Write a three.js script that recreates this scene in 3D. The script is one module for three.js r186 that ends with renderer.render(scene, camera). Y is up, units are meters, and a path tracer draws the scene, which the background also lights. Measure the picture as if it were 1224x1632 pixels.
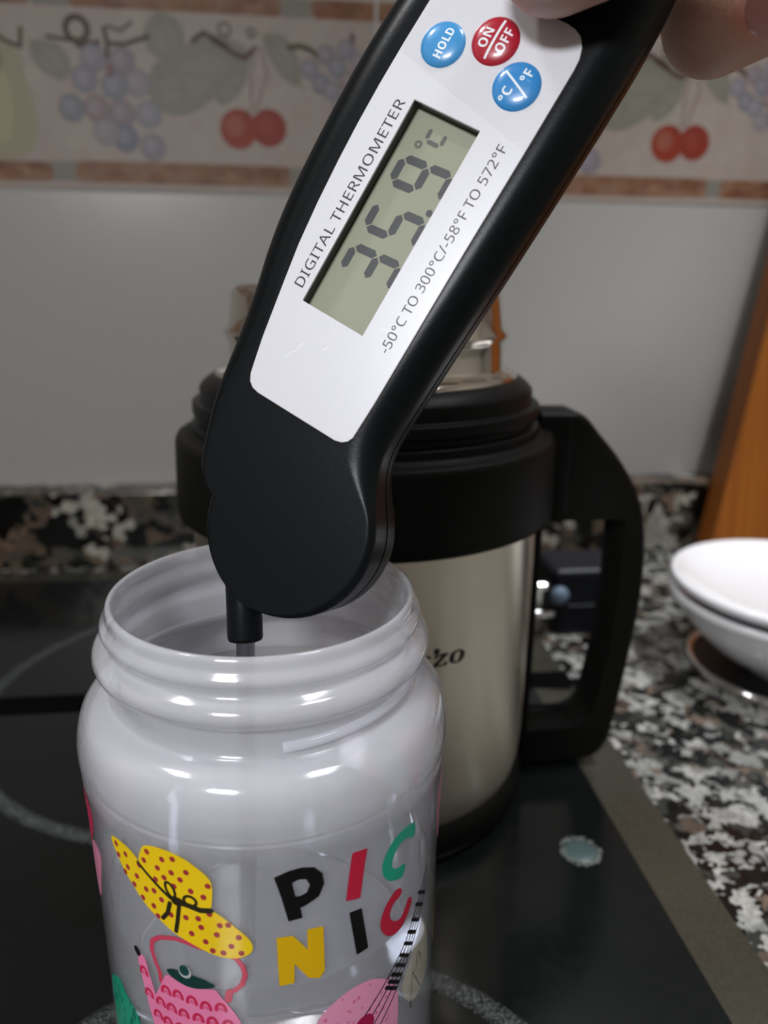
import * as THREE from 'three';
import { RoundedBoxGeometry } from 'three/addons/geometries/RoundedBoxGeometry.js';
import { mergeGeometries, mergeVertices, toCreasedNormals } from 'three/addons/utils/BufferGeometryUtils.js';
import { MarchingCubes } from 'three/addons/objects/MarchingCubes.js';
import { RectAreaLightUniformsLib } from 'three/addons/lights/RectAreaLightUniformsLib.js';
import { Brush, Evaluator, SUBTRACTION } from 'three-bvh-csg';

// ------------------------------------------------------------ camera, background, lights, exposure
const scene = new THREE.Scene();
scene.background = new THREE.Color(0x000000);            // a closed room at night: nothing is seen of the sky
const renderer = new THREE.WebGLRenderer({ antialias: true });
renderer.toneMapping = THREE.LinearToneMapping;
renderer.toneMappingExposure = 1.0;
renderer.shadowMap.enabled = true;
const camera = new THREE.PerspectiveCamera(67.0, 1224 / 1632, 0.02, 20);
camera.rotation.order = 'YXZ';
camera.position.set(0, 0.17, 0);
camera.rotation.set(THREE.MathUtils.degToRad(-17.2), THREE.MathUtils.degToRad(-7), 0.0135);
camera.focus = 0.139;
camera.userData.fStop = 13;
scene.add(camera);

RectAreaLightUniformsLib.init();
const LAMP_POS = [-0.20, 0.40, 0.27], LAMP_AIM = [0.02, 0.12, -0.15], LAMP_W = 0.11, LAMP_H = 0.06, LAMP_POWER = 92;
const FILL_POS = [0.55, 1.56, 0.20], FILL_POWER = 34, FILL_SIZE = 0.30;  // unseen ceiling lamp added to lift the ambient light
const SPOT_POS = [0.36, 0.78, -0.25], SPOT_AIM = [0.27, 0, -0.29], SPOT_POWER = 1.3;  // unseen spot added to brighten the bowls, its cone missing hand and wall
const SIDE_POS = [-0.85, 1.56, -0.18], SIDE_POWER = 90, SIDE_SIZE = 0.2;

// ------------------------------------------------------------ helpers
const names = new Map();
function numbered(name) { const n = names.get(name) || 0; names.set(name, n + 1); return n ? name + '_' + String(n).padStart(3, '0') : name; }
function tag(o, label, category, group) { o.userData.label = label; if (category) o.userData.category = category; if (group) o.userData.group = group; return o; }
function thing(name, label, category, pos = [0, 0, 0], group) {
  const o = new THREE.Group(); o.name = numbered(name); o.position.set(...pos); scene.add(o); return tag(o, label, category, group);
}
function part(name, geo, mat, parent, label) {
  const m = new THREE.Mesh(geo, mat); m.name = parent === scene ? numbered(name) : name; m.castShadow = m.receiveShadow = true; parent.add(m);
  if (label) m.userData.label = label;
  return m;
}
function structure(name, geo, mat) { const m = part(name, geo, mat, scene); m.userData.kind = 'structure'; return m; }
let seed = 7;
const rnd = () => { seed = (seed * 1664525 + 1013904223) >>> 0; return seed / 4294967296; };
const hash = (x, y, s) => { let h = (x * 374761393 + y * 668265263 + s * 2147483647) | 0; h = Math.imul(h ^ (h >>> 13), 1274126177); h ^= h >>> 16; return (h >>> 0) / 4294967296; };
function vnoise(x, y, s, per) {           // periodic value noise
  const xi = Math.floor(x), yi = Math.floor(y), fx = x - xi, fy = y - yi, u = fx * fx * (3 - 2 * fx), v = fy * fy * (3 - 2 * fy), m = (a) => ((a % per) + per) % per;
  const a = hash(m(xi), m(yi), s), b = hash(m(xi + 1), m(yi), s), c = hash(m(xi), m(yi + 1), s), d = hash(m(xi + 1), m(yi + 1), s);
  return a + (b - a) * u + (c - a) * v + (a - b - c + d) * u * v;
}
function dataTexture(n, fn, srgb = true) {
  const d = new Uint8Array(n * n * 4);
  for (let y = 0; y < n; y++) for (let x = 0; x < n; x++) { const c = fn(x / n, y / n), i = (y * n + x) * 4; d[i] = c[0]; d[i + 1] = c[1]; d[i + 2] = c[2]; d[i + 3] = 255; }
  const t = new THREE.DataTexture(d, n, n); t.wrapS = t.wrapT = THREE.RepeatWrapping; t.magFilter = THREE.LinearFilter; t.minFilter = THREE.LinearMipmapLinearFilter; t.generateMipmaps = true;
  if (srgb) t.colorSpace = THREE.SRGBColorSpace;
  t.needsUpdate = true; return t;
}
function canvasTexture(w, h, draw) {
  const c = document.createElement('canvas'); c.width = w; c.height = h; const g = c.getContext('2d'); draw(g, w, h);
  const t = new THREE.CanvasTexture(c); t.colorSpace = THREE.SRGBColorSpace; return t;
}
// uv in metres from position along the main direction of the normal
function metreUV(geo, scale = 1) {
  const p = geo.attributes.position, n = geo.attributes.normal, uv = new Float32Array(p.count * 2);
  for (let i = 0; i < p.count; i++) {
    const ax = Math.abs(n.getX(i)), ay = Math.abs(n.getY(i)), az = Math.abs(n.getZ(i)), x = p.getX(i), y = p.getY(i), z = p.getZ(i);
    const q = ay >= ax && ay >= az ? [x, -z] : az >= ax ? [x, y] : [z, y];
    uv[i * 2] = q[0] * scale; uv[i * 2 + 1] = q[1] * scale;
  }
  geo.setAttribute('uv', new THREE.BufferAttribute(uv, 2)); return geo;
}
const box = (x0, x1, y0, y1, z0, z1) => { const g = new THREE.BoxGeometry(x1 - x0, y1 - y0, z1 - z0); g.translate((x0 + x1) / 2, (y0 + y1) / 2, (z0 + z1) / 2); return g; };
const rbox = (x0, x1, y0, y1, z0, z1, r = 0.002, s = 3) => { const g = new RoundedBoxGeometry(x1 - x0, y1 - y0, z1 - z0, s, r); g.translate((x0 + x1) / 2, (y0 + y1) / 2, (z0 + z1) / 2); return g; };
const creased = (g, angle) => { g.scale(1000, 1000, 1000); const c = toCreasedNormals(g, angle); c.scale(.001, .001, .001); return c; };   // that function welds points closer than a hundredth of a unit
const lathe = (pts, seg = 96, k = 0.001) => new THREE.LatheGeometry(pts.map(([r, y]) => new THREE.Vector2(Math.max(r, 0) * k, y * k)), seg);
const std = (color, roughness, metalness = 0, more = {}) => new THREE.MeshPhysicalMaterial({ color, roughness, metalness, ...more });
const lin = (r, g, b) => new THREE.Color().setRGB(r, g, b);

// ------------------------------------------------------------ textures shared by surfaces
function granite(n, cells, s, dark = 0) {          // irregular grains of several minerals
  const site = (i, j, k) => hash(((i % cells) + cells) % cells, ((j % cells) + cells) % cells, s + k);
  const palette = [[196, 196, 190], [172, 172, 168], [214, 212, 205], [18, 21, 21], [10, 11, 11], [26, 30, 29], [66, 70, 66], [98, 96, 90], [142, 122, 108], [116, 102, 90]];
  const pick = (h) => (h < .17 ? 0 : h < .29 ? 1 : h < .38 ? 2 : h < .54 ? 3 : h < .66 ? 4 : h < .76 ? 5 : h < .85 ? 6 : h < .93 ? 7 : h < .97 ? 8 : 9);
  return dataTexture(n, (x, y) => {
    const wx = x + (vnoise(x * cells, y * cells, s + 20, cells) - .5) * 1.5 / cells + (vnoise(x * cells * 3, y * cells * 3, s + 21, cells * 3) - .5) * .8 / cells;
    const wy = y + (vnoise(x * cells, y * cells, s + 22, cells) - .5) * 1.5 / cells + (vnoise(x * cells * 3, y * cells * 3, s + 23, cells * 3) - .5) * .8 / cells;
    const gx = wx * cells, gy = wy * cells, xi = Math.floor(gx), yi = Math.floor(gy);
    let best = 9, id = 0, kind = 0;
    for (let j = -1; j <= 1; j++) for (let i = -1; i <= 1; i++) {
      const dx = xi + i + site(xi + i, yi + j, 1) - gx, dy = yi + j + site(xi + i, yi + j, 2) - gy, w = .75 + site(xi + i, yi + j, 3) * .7, d = (dx * dx + dy * dy) * w;
      if (d < best) {
        best = d; id = site(xi + i, yi + j, 4);
        // minerals gather: a coarse noise decides between light and dark clumps
        kind = id * .62 + .38 * vnoise((xi + i) / 2.6, (yi + j) / 2.6, s + 9, Math.round(cells / 2.6));
      }
    }
    const c = palette[pick(Math.min(.999, Math.max(0, (kind - .18) / .64 + dark)))], f = .86 + .28 * vnoise(x * cells * 5, y * cells * 5, s + 30, cells * 5);
    return c.map((q) => Math.min(255, q * f));
  });
}
const graniteTex = granite(1024, 48, 11), graniteShaded = granite(512, 30, 29, .17);
const speckle = dataTexture(512, (x, y) => { const v = 90 + 90 * vnoise(x * 170, y * 170, 3, 170) + 70 * vnoise(x * 60, y * 60, 4, 60); return [v, v, v]; }, false);
const wave = dataTexture(256, (x, y) => { const v = 255 * (.6 * vnoise(x * 5, y * 5, 5, 5) + .3 * vnoise(x * 13, y * 13, 6, 13) + .1 * vnoise(x * 40, y * 40, 7, 40)); return [v, v, v]; }, false);
const brushed = dataTexture(512, (x, y) => { const v = 225 + 28 * (.5 * hash(0, Math.floor(y * 512), 8) + .5 * vnoise(x * 8, y * 256, 9, 256)); return [v, v, v]; }, false);

const M = {
  plaster: std(lin(.62, .59, .54), .9), ceiling: std(lin(.72, .71, .69), .95), floor: std(lin(.22, .19, .16), .5),
  cabinet: std(lin(.30, .17, .08), .45), whiteTile: std(lin(.37, .358, .342), .28, 0, { bumpMap: wave, bumpScale: .0004 }),
  granite: std(lin(.56, .56, .56), .16, 0, { map: graniteTex }),
  blackGloss: std(lin(.0045, .0045, .0045), .42, 0, { specularIntensity: .3 }),
};

// ------------------------------------------------------------ the room
const Zw = -0.475;                                   // face of the tiles
const room = { x0: -1.5, x1: 1.5, z1: 1.6, floor: -0.9, ceil: 1.6 };
structure('floor', box(room.x0 - .1, room.x1 + .1, room.floor - .1, room.floor, Zw - .11, room.z1 + .1), M.floor);
structure('ceiling', box(room.x0 - .1, room.x1 + .1, room.ceil, room.ceil + .1, Zw - .11, room.z1 + .1), M.ceiling);
structure('wall_left', box(room.x0 - .1, room.x0, room.floor, room.ceil, Zw - .11, room.z1), M.plaster);
structure('wall_right', box(room.x1, room.x1 + .1, room.floor, room.ceil, Zw - .11, room.z1), M.plaster);
structure('wall_front', box(room.x0 - .1, room.x1 + .1, room.floor, room.ceil, room.z1, room.z1 + .1), M.plaster);
const wallBack = structure('wall_back', box(room.x0, room.x1, room.floor, room.ceil, Zw - .11, Zw - .006), std(lin(.40, .37, .33), .9));

// printed border tile: fruit and vine between two terracotta strips. 246 x 97 mm, x from the left, y from the bottom
const TW = 246, TH = 97.5;
const borderTex = canvasTexture(1476, 586, (g, w, h) => {
  const k = w / TW, X = (x) => x * k, Y = (y) => h - y * k;
  g.fillStyle = '#d9ccc3'; g.fillRect(0, 0, w, h);
  for (let i = 0; i < 900; i++) { g.fillStyle = rnd() < .5 ? 'rgba(214,190,178,.10)' : 'rgba(235,228,215,.12)'; g.beginPath(); g.ellipse(rnd() * w, rnd() * h, 10 + rnd() * 40, 8 + rnd() * 25, rnd() * 3, 0, 7); g.fill(); }
  const strip = (x0, x1, y0, y1) => {
    g.save(); g.beginPath(); g.roundRect(X(x0), Y(y1), (x1 - x0) * k, (y1 - y0) * k, 20); g.fillStyle = '#b68d74'; g.fill(); g.clip();
    for (let i = 0; i < 70; i++) { g.fillStyle = ['rgba(150,84,52,.22)', 'rgba(205,160,130,.25)', 'rgba(175,120,70,.25)', 'rgba(110,60,45,.2)'][i % 4]; g.beginPath(); g.ellipse(X(x0 + rnd() * (x1 - x0)), Y(y0 + rnd() * (y1 - y0)), 8 + rnd() * 40, 6 + rnd() * 16, 0, 0, 7); g.fill(); }
    g.restore();
  };
  const grey = (x0, x1, y0, y1) => { g.fillStyle = 'rgba(158,158,146,.75)'; g.beginPath(); g.roundRect(X(x0), Y(y1), (x1 - x0) * k, (y1 - y0) * k, 16); g.fill(); };
  const poly = (pts, fill) => { g.fillStyle = fill; g.beginPath(); pts.forEach(([x, y], i) => { const [nx, ny] = pts[(i + 1) % pts.length], mx = X((x + nx) / 2), my = Y((y + ny) / 2); if (!i) g.moveTo(mx, my); else g.quadraticCurveTo(X(x), Y(y), mx, my); }); g.quadraticCurveTo(X(pts[0][0]), Y(pts[0][1]), X((pts[0][0] + pts[1][0]) / 2), Y((pts[0][1] + pts[1][1]) / 2)); g.fill(); };
  const line = (pts, width, stroke) => { g.strokeStyle = stroke; g.lineWidth = width * k; g.lineCap = g.lineJoin = 'round'; g.beginPath(); pts.forEach(([x, y], i) => (i ? g.lineTo(X(x), Y(y)) : g.moveTo(X(x), Y(y)))); g.stroke(); };
  const ball = (x, y, r, fill, spot, rim) => { g.fillStyle = fill; g.beginPath(); g.arc(X(x), Y(y), r * k, 0, 7); g.fill(); g.strokeStyle = rim; g.lineWidth = .7 * k; g.stroke(); g.fillStyle = spot; g.beginPath(); g.ellipse(X(x - r * .2), Y(y + r * .15), r * .5 * k, r * .55 * k, 0, 0, 7); g.fill(); };
  grey(69, 87, 4, 14); grey(195, 212, 4, 14); grey(68, 88, 87, 96); grey(195, 213, 87, 96);
  strip(-8, 71, 3.5, 13.5); strip(83, 199, 3.5, 14.5); strip(208, 256, 3.5, 14); strip(-8, 68, 87, 96); strip(87, 196, 87, 96); strip(212, 256, 87, 96);
  // pear
  poly([[50, 76], [57, 70], [61, 60], [64, 46], [66, 30], [62, 18], [50, 13], [38, 15], [31, 24], [32, 38], [38, 52], [42, 66]], '#cdc6a6'); poly([[46, 60], [53, 56], [55, 40], [52, 24], [44, 20], [38, 30], [42, 46]], 'rgba(222,217,176,.8)');
  poly([[36, 70], [48, 72], [52, 60], [46, 52], [36, 58]], 'rgba(150,158,128,.8)');
  line([[48, 74], [54, 70], [60, 68]], 2, '#6d5a48'); line([[62, 76], [61, 68]], 2.4, '#7c6a56');
  // leaves
  const leaf = (p) => { poly(p, '#b0ae9f'); const c = p.reduce((a, q) => [a[0] + q[0] / p.length, a[1] + q[1] / p.length], [0, 0]); poly(p.map((q) => [c[0] + (q[0] - c[0]) * .55, c[1] + (q[1] - c[1]) * .55]), 'rgba(188,186,170,.6)'); line([p[0], c, p[Math.floor(p.length / 2)]], .5, 'rgba(132,136,112,.7)'); };
  leaf([[65, 72], [82, 71], [87, 58], [81, 52], [72, 55], [66, 62]]); leaf([[131, 88], [143, 84], [146, 73], [142, 63], [127, 65], [122, 77]]);
  leaf([[126, 62], [147, 73], [163, 79], [181, 70], [177, 60], [162, 49], [146, 38], [131, 38], [123, 48]]); leaf([[128, 62], [142, 62], [146, 50], [140, 38], [126, 42]]);
  leaf([[158, 55], [161, 41], [174, 50], [181, 68]]); leaf([[185, 79], [197, 80], [205, 70], [207, 53], [197, 57], [188, 68]]);
  // vine
  line([[75, 73], [84, 72], [98, 71]], 2, '#6f5b4c'); line([[90, 70], [96, 69], [100, 71]], 3, '#5f4a3a'); g.strokeStyle = '#66513d'; g.lineWidth = 3.2 * k; g.beginPath(); g.arc(X(90), Y(77), 5.5 * k, 0, 7); g.stroke();
  line([[104, 78], [105, 70], [104, 64]], 2.4, '#6d5c50'); line([[106, 71], [114, 71], [126, 75]], 2.2, '#655140'); line([[106, 79], [112, 77], [118, 81]], 1.8, '#85766a');
  line([[149, 74], [155, 78], [163, 74], [170, 69], [176, 67], [182, 72]], 2.6, '#6f574b'); line([[160, 75], [166, 72]], 3.4, '#62443c'); g.strokeStyle = '#7d675c'; g.lineWidth = 1.3 * k; g.beginPath(); g.arc(X(166), Y(80), 3 * k, 0, 7); g.stroke(); g.beginPath(); g.arc(X(180), Y(79), 2 * k, 0, 7); g.stroke();
  line([[200, 73], [206, 74], [212, 72], [218, 67]], 2.6, '#6b5c48'); line([[234, 80], [234, 74]], 2.6, '#7a6250');
  // grapes
  const hues = ['#b3afb8', '#b5a6ad', '#b0acb8', '#bdb3b9', '#aaadb6', '#a6a8b0', '#b9a4a6', '#b4b4bb', '#b3a7ae', '#9d9fb2', '#bcb6ba', '#b3abb5'];
  const bunch = (list, r) => list.forEach(([x, y], i) => ball(x, y, r, hues[i % 12], 'rgba(214,209,216,.45)', 'rgba(130,122,138,.35)'));
  bunch([[97, 64], [112, 63], [92, 54], [119, 53], [107, 51], [84, 40], [97, 40], [124, 38], [110, 38], [111, 26], [101, 29], [125, 22]], 6.7);
  bunch([[211, 63], [220, 70], [231, 73], [238, 67], [226, 64], [217, 56], [232, 58], [223, 53], [240, 56], [236, 48], [228, 46]], 5);
  poly([[103, 62], [107, 62], [107, 55], [103, 55]], 'rgba(150,90,105,.6)');
  // cherries
  line([[182, 72], [179, 58], [179, 42]], 1.4, '#b7a09d'); line([[185, 72], [188, 60], [181, 42]], 1.4, '#b7a09d');
  ball(188, 33.5, 9.3, '#b64836', 'rgba(196,92,76,.6)', 'rgba(165,72,66,.5)'); ball(171.5, 32.5, 9.8, '#bf4d33', 'rgba(214,150,138,.55)', 'rgba(170,72,60,.5)'); poly([[174, 42], [178, 42], [176, 36]], 'rgba(150,70,50,.7)');
});
M.border = std(lin(.46, .45, .445), .5, 0, { map: borderTex, specularIntensity: .6 });
{
  part('grout', box(-1.0, 1.05, .0, .72, -.006, -.0008).translate(0, 0, Zw), std(lin(.45, .43, .41), .9), wallBack);
  const g1 = rbox(0, .246, 0, .199, -.008, 0, .0007, 2), gb = rbox(0, .246, 0, .0985, -.008, 0, .0007, 2);
  const uv = gb.attributes.uv, p = gb.attributes.position; for (let i = 0; i < uv.count; i++) uv.setXY(i, p.getX(i) / .246, p.getY(i) / .0985);
  metreUV(g1, 2.2);
  for (let row = 0; row < 4; row++) for (let c = -4; c < 4; c++) {
    const x = .0515 + c * .248, y = [.0115, .2115, .311, .511][row], t = part(row === 1 ? 'border_tile' : 'white_tile', row === 1 ? gb : g1, row === 1 ? M.border : M.whiteTile, wallBack);
    t.position.set(x, y, Zw);
  }
}

// worktop, upstand, cupboard below
const worktop = part('worktop', metreUV(rbox(-1.498, 1.498, -.033, -.003, Zw, .16, .004), 1 / .19), M.granite, scene);
tag(worktop, 'polished speckled granite worktop, grey white black and beige, under the hob and bowls', 'worktop');
const upstand = part('upstand', metreUV(rbox(-1.498, 1.498, -.0029, .0445, Zw + .0005, -.4545, .002), 1 / .28), std(lin(.52, .50, .46), .2, 0, { map: graniteShaded }), scene);  // same stone, with the upstand's shade put into darker grains
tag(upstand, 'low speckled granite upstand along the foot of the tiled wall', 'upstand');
{
  const c = thing('added_cupboard', 'added unseen dark wooden cupboard that keeps light off the left wall', 'cupboard', [-.62, .66, Zw + .001]);  // unseen, added to block lamp light and dim the left wall
  part('carcass', rbox(-.87, .87, 0, .74, 0, .22, .002), M.cabinet, c);
  for (const x of [-.435, .435]) part('knob', new THREE.SphereGeometry(.012, 20, 14).translate(x + .34, .08, .256), std(lin(.5, .5, .5), .3, 1), part('door', rbox(x - .431, x + .431, .004, .736, .2205, .2405, .003), M.cabinet, c));
}
structure('trim_1', box(-1.498, 1.498, room.floor, -.034, Zw, .11), M.cabinet);

// ------------------------------------------------------------ hob
{
  const hob = thing('ceramic_hob', 'black ceramic cooking hob with a sloping dark edge and pale cooking rings', 'hob', [-.185, -.0029, -.195]);
  const ox = .185, oz = .195, y0 = .0029;                       // local = world + these
  const glassMat = std(lin(.0055, .0065, .0065), .24, 0, { roughnessMap: speckle, specularIntensity: .6 });
  part('glass_plate', box(-.46 + ox, .101 + ox, -.0027 + y0, 0 + y0, -.428 + oz, .04 + oz), glassMat, hob);
  // bevelled frame: sloping band round the plate
  const inn = [[-.46, -.428], [.101, -.428], [.101, .04], [-.46, .04]], out = [[-.479, -.447], [.120, -.447], [.120, .059], [-.479, .059]];
  const pos = [], put = (a, b, c) => pos.push(...a, ...b, ...c);
  for (let i = 0; i < 4; i++) {
    const j = (i + 1) % 4, A = [inn[i][0] + ox, y0 + .0002, inn[i][1] + oz], B = [inn[j][0] + ox, y0 + .0002, inn[j][1] + oz], C = [out[j][0] + ox, .0008, out[j][1] + oz], D = [out[i][0] + ox, .0008, out[i][1] + oz], lo = (q) => [q[0], 0, q[2]];
    put(A, C, B); put(A, D, C); put(D, lo(C), C); put(D, lo(D), lo(C)); put(lo(A), lo(B), lo(C)); put(lo(A), lo(C), lo(D)); put(A, B, lo(B)); put(A, lo(B), lo(A));
  }
  const fg = new THREE.BufferGeometry(); fg.setAttribute('position', new THREE.BufferAttribute(new Float32Array(pos), 3)); fg.computeVertexNormals(); metreUV(fg, 20);
  part('bevelled_frame', fg, std(lin(.085, .082, .062), .4, .55, { roughnessMap: speckle }), hob, 'olive dark bevelled edge');
  const strip = rbox(-.478, .1195, 0, .0006, -.0065, .0065, .0003); strip.translate(ox, y0, -.292 + oz);
  part('black_strip', strip, std(lin(.0015, .0015, .0015), .9, 0, { specularIntensity: .1 }), hob, 'thin black strip across the hob');  // matte black band laid across the plate and its edge
  // zone outlines: a band of printed white flecks
  const ringTex = canvasTexture(2048, 64, (g, w, h) => { for (let i = 0; i < 15000; i++) { const y = h * (.5 + (rnd() + rnd() + rnd() - 1.5) * .62), a = .04 + rnd() * .2; g.fillStyle = `rgba(150,158,156,${a})`; g.beginPath(); g.arc(rnd() * w, y, .8 + rnd() * 1.5, 0, 7); g.fill(); } });
  ringTex.wrapS = THREE.RepeatWrapping;
  const ringMat = std(0xffffff, .6, 0, { map: ringTex, transparent: true });
  for (const [cx, cz, r, w, part_] of [[-.036, -.295, .09, .006, 'heating_zone_ring'], [-.006, -.088, .0715, .006, 'heating_zone_ring'], [-.30, -.30, .0725, .006, 'heating_zone_ring'], [-.30, -.09, .09, .006, 'heating_zone_ring']]) {
    const g = new THREE.RingGeometry(r - w / 2, r + w / 2, 128, 1), p = g.attributes.position, u = g.attributes.uv;
    for (let i = 0; i < p.count; i++) { const a = (i % 129) / 128; u.setXY(i, a * 3, i < 129 ? 0 : 1); }
    g.rotateX(-Math.PI / 2); g.translate(cx + ox, y0 + .00025, cz + oz); part(part_, g, ringMat, hob);
  }
}
// dried drop on the hob
{
  const d = thing('dried_spill', 'round dried teal drop with a crusty pale rim on the black hob', 'spill', [.0856, .0001, -.1882]);
  part('film', lathe([[0, .7], [1.6, .75], [3.2, .6], [4.4, .35], [5, .05], [4.8, 0], [0, 0]], 40), std(lin(.05, .085, .085), .4), d);
  const crust = []; for (let i = 0; i < 280; i++) { const a = rnd() * 6.283, r = .0054 + (rnd() - .4) * .0018, s = .00015 + rnd() * .0003, g = new THREE.IcosahedronGeometry(s, 0); g.scale(1, .55, 1); g.translate(Math.cos(a) * r, .0003, Math.sin(a) * r); crust.push(g); }
  part('crust', mergeGeometries(crust), std(lin(.13, .145, .135), .9), d, 'pale crusty rim').userData.kind = 'stuff';
}

// ------------------------------------------------------------ vacuum flask
{
  const t = thing('vacuum_flask', 'brushed steel vacuum flask with black collar and handle, standing open behind the bottle', 'flask', [.0235, .0003, -.240]);
  const plastic = std(lin(.0045, .0043, .0038), .5, 0, { specularIntensity: .25, bumpMap: speckle, bumpScale: .00002 });
  const chrome = std(lin(.72, .66, .58), .09, 1);
  const steel = std(lin(.95, .88, .75), .36, 1, { roughnessMap: brushed, anisotropy: .8, anisotropyRotation: Math.PI / 2 });
  part('steel_body', lathe([[51.5, 9], [52.8, 11], [53.8, 15], [54.4, 22], [54.6, 40], [54.6, 99.5]], 128), steel, t);
  part('foot', lathe([[0, 0], [53, 0], [55, 1.5], [55.4, 4], [55, 8], [53.6, 11], [52, 11.6], [0, 11.6]], 96), plastic, t);
  part('collar', lathe([[54.5, 99], [57.8, 99], [59, 99.6], [59.2, 101], [58.6, 121], [58, 122.6], [57, 123.2], [55.2, 123.4], [54.6, 124.4], [53.6, 124.6], [53, 124.2]], 128), plastic, t);
  part('neck_ring', lathe([[53.4, 123], [53.4, 126.4], [53, 126.8], [51.6, 127], [51.4, 127.3], [51.4, 128.7], [51.6, 129], [52.9, 129.3], [53.1, 129.8], [53, 132.4], [52.6, 132.8], [51, 133], [50.7, 133.4], [50.7, 136.6], [50.3, 137.4], [48.8, 138.9], [46.6, 140.4], [45, 140.6], [44, 140]], 128), M.blackGloss, t);
  part('steel_mouth', lathe([[44, 139.2], [45.8, 139.8], [45.9, 141], [44.8, 141.9], [42.4, 142.6], [41.6, 144], [41.5, 150], [42, 151], [43, 152.4], [43, 153.4], [41.6, 155], [41, 158], [40.4, 163], [40, 165], [39.4, 165.6], [38.6, 165.2], [38.4, 163], [38.4, 130], [36, 112], [0, 108]], 128), chrome, t);
  // handle: a loop in the vertical plane through the axis
  const S = new THREE.Shape(); const k = .001;
  const outer = [[50, 128.6], [66, 128.6], [69.5, 126.6], [74, 121.6], [81.6, 113], [89, 101.3], [92.9, 88], [94.2, 68], [92.5, 44], [88.9, 14.5], [86.6, 6.5], [82.4, 2.4], [76, 1.2], [50, 1]];
  S.moveTo(.050, .1286); S.lineTo(.066, .1286); S.splineThru(outer.slice(2, 13).map(([x, y]) => new THREE.Vector2(x * k, y * k))); S.lineTo(.050, .001); S.closePath();
  const H = new THREE.Path(); H.moveTo(.0552, .095); H.lineTo(.0825, .095); H.quadraticCurveTo(.0868, .0945, .0869, .0905); H.lineTo(.0873, .070); H.lineTo(.0862, .045); H.lineTo(.0833, .025); H.quadraticCurveTo(.0815, .0142, .073, .0135); H.lineTo(.0552, .0130); H.closePath(); S.holes.push(H);
  const hg = new THREE.ExtrudeGeometry(S, { depth: .0126, bevelEnabled: true, bevelThickness: .0022, bevelSize: .0018, bevelOffset: -.0018, bevelSegments: 4, curveSegments: 24 }); hg.translate(0, 0, -.0060);
  const e = new Evaluator(); e.useGroups = false; e.attributes = ['position', 'normal'];
  const hb = new Brush(hg.index ? hg.toNonIndexed() : hg), cyl = new THREE.CylinderGeometry(.0548, .0548, .3, 96); cyl.translate(0, .05, 0); const cb = new Brush(cyl); hb.updateMatrixWorld(); cb.updateMatrixWorld();
  const cut = e.evaluate(hb, cb, SUBTRACTION).geometry;
  const handle = part('handle', metreUV(creased(cut, .6), 25), plastic, t);
  part('joint_line', box(.0636, .0643, .0962, .1262, .0087, .0089), std(lin(.001, .001, .001), .9), handle);
  // print on the steel
  const logo = canvasTexture(512, 256, (g, w, h) => { g.fillStyle = '#0b0b0b'; g.setTransform(1, 0, -.16, 1, 40, 0); g.font = 'bold 200px serif'; g.save(); g.scale(1.25, 1); g.fillText('r', 0, 200); g.fillText('z', 118, 200); g.fillText('o', 222, 200); g.restore(); g.beginPath(); g.arc(168, 62, 24, 0, 7); g.fill(); });
  const lg = new THREE.CylinderGeometry(.0548, .0548, .0088, 24, 1, true, THREE.MathUtils.degToRad(7.5), THREE.MathUtils.degToRad(20.5)); lg.translate(0, .0688, 0);
  part('printed_mark', lg, std(0xffffff, .5, 0, { map: logo, transparent: true }), t, 'black italic lettering on the steel');
}

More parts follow.
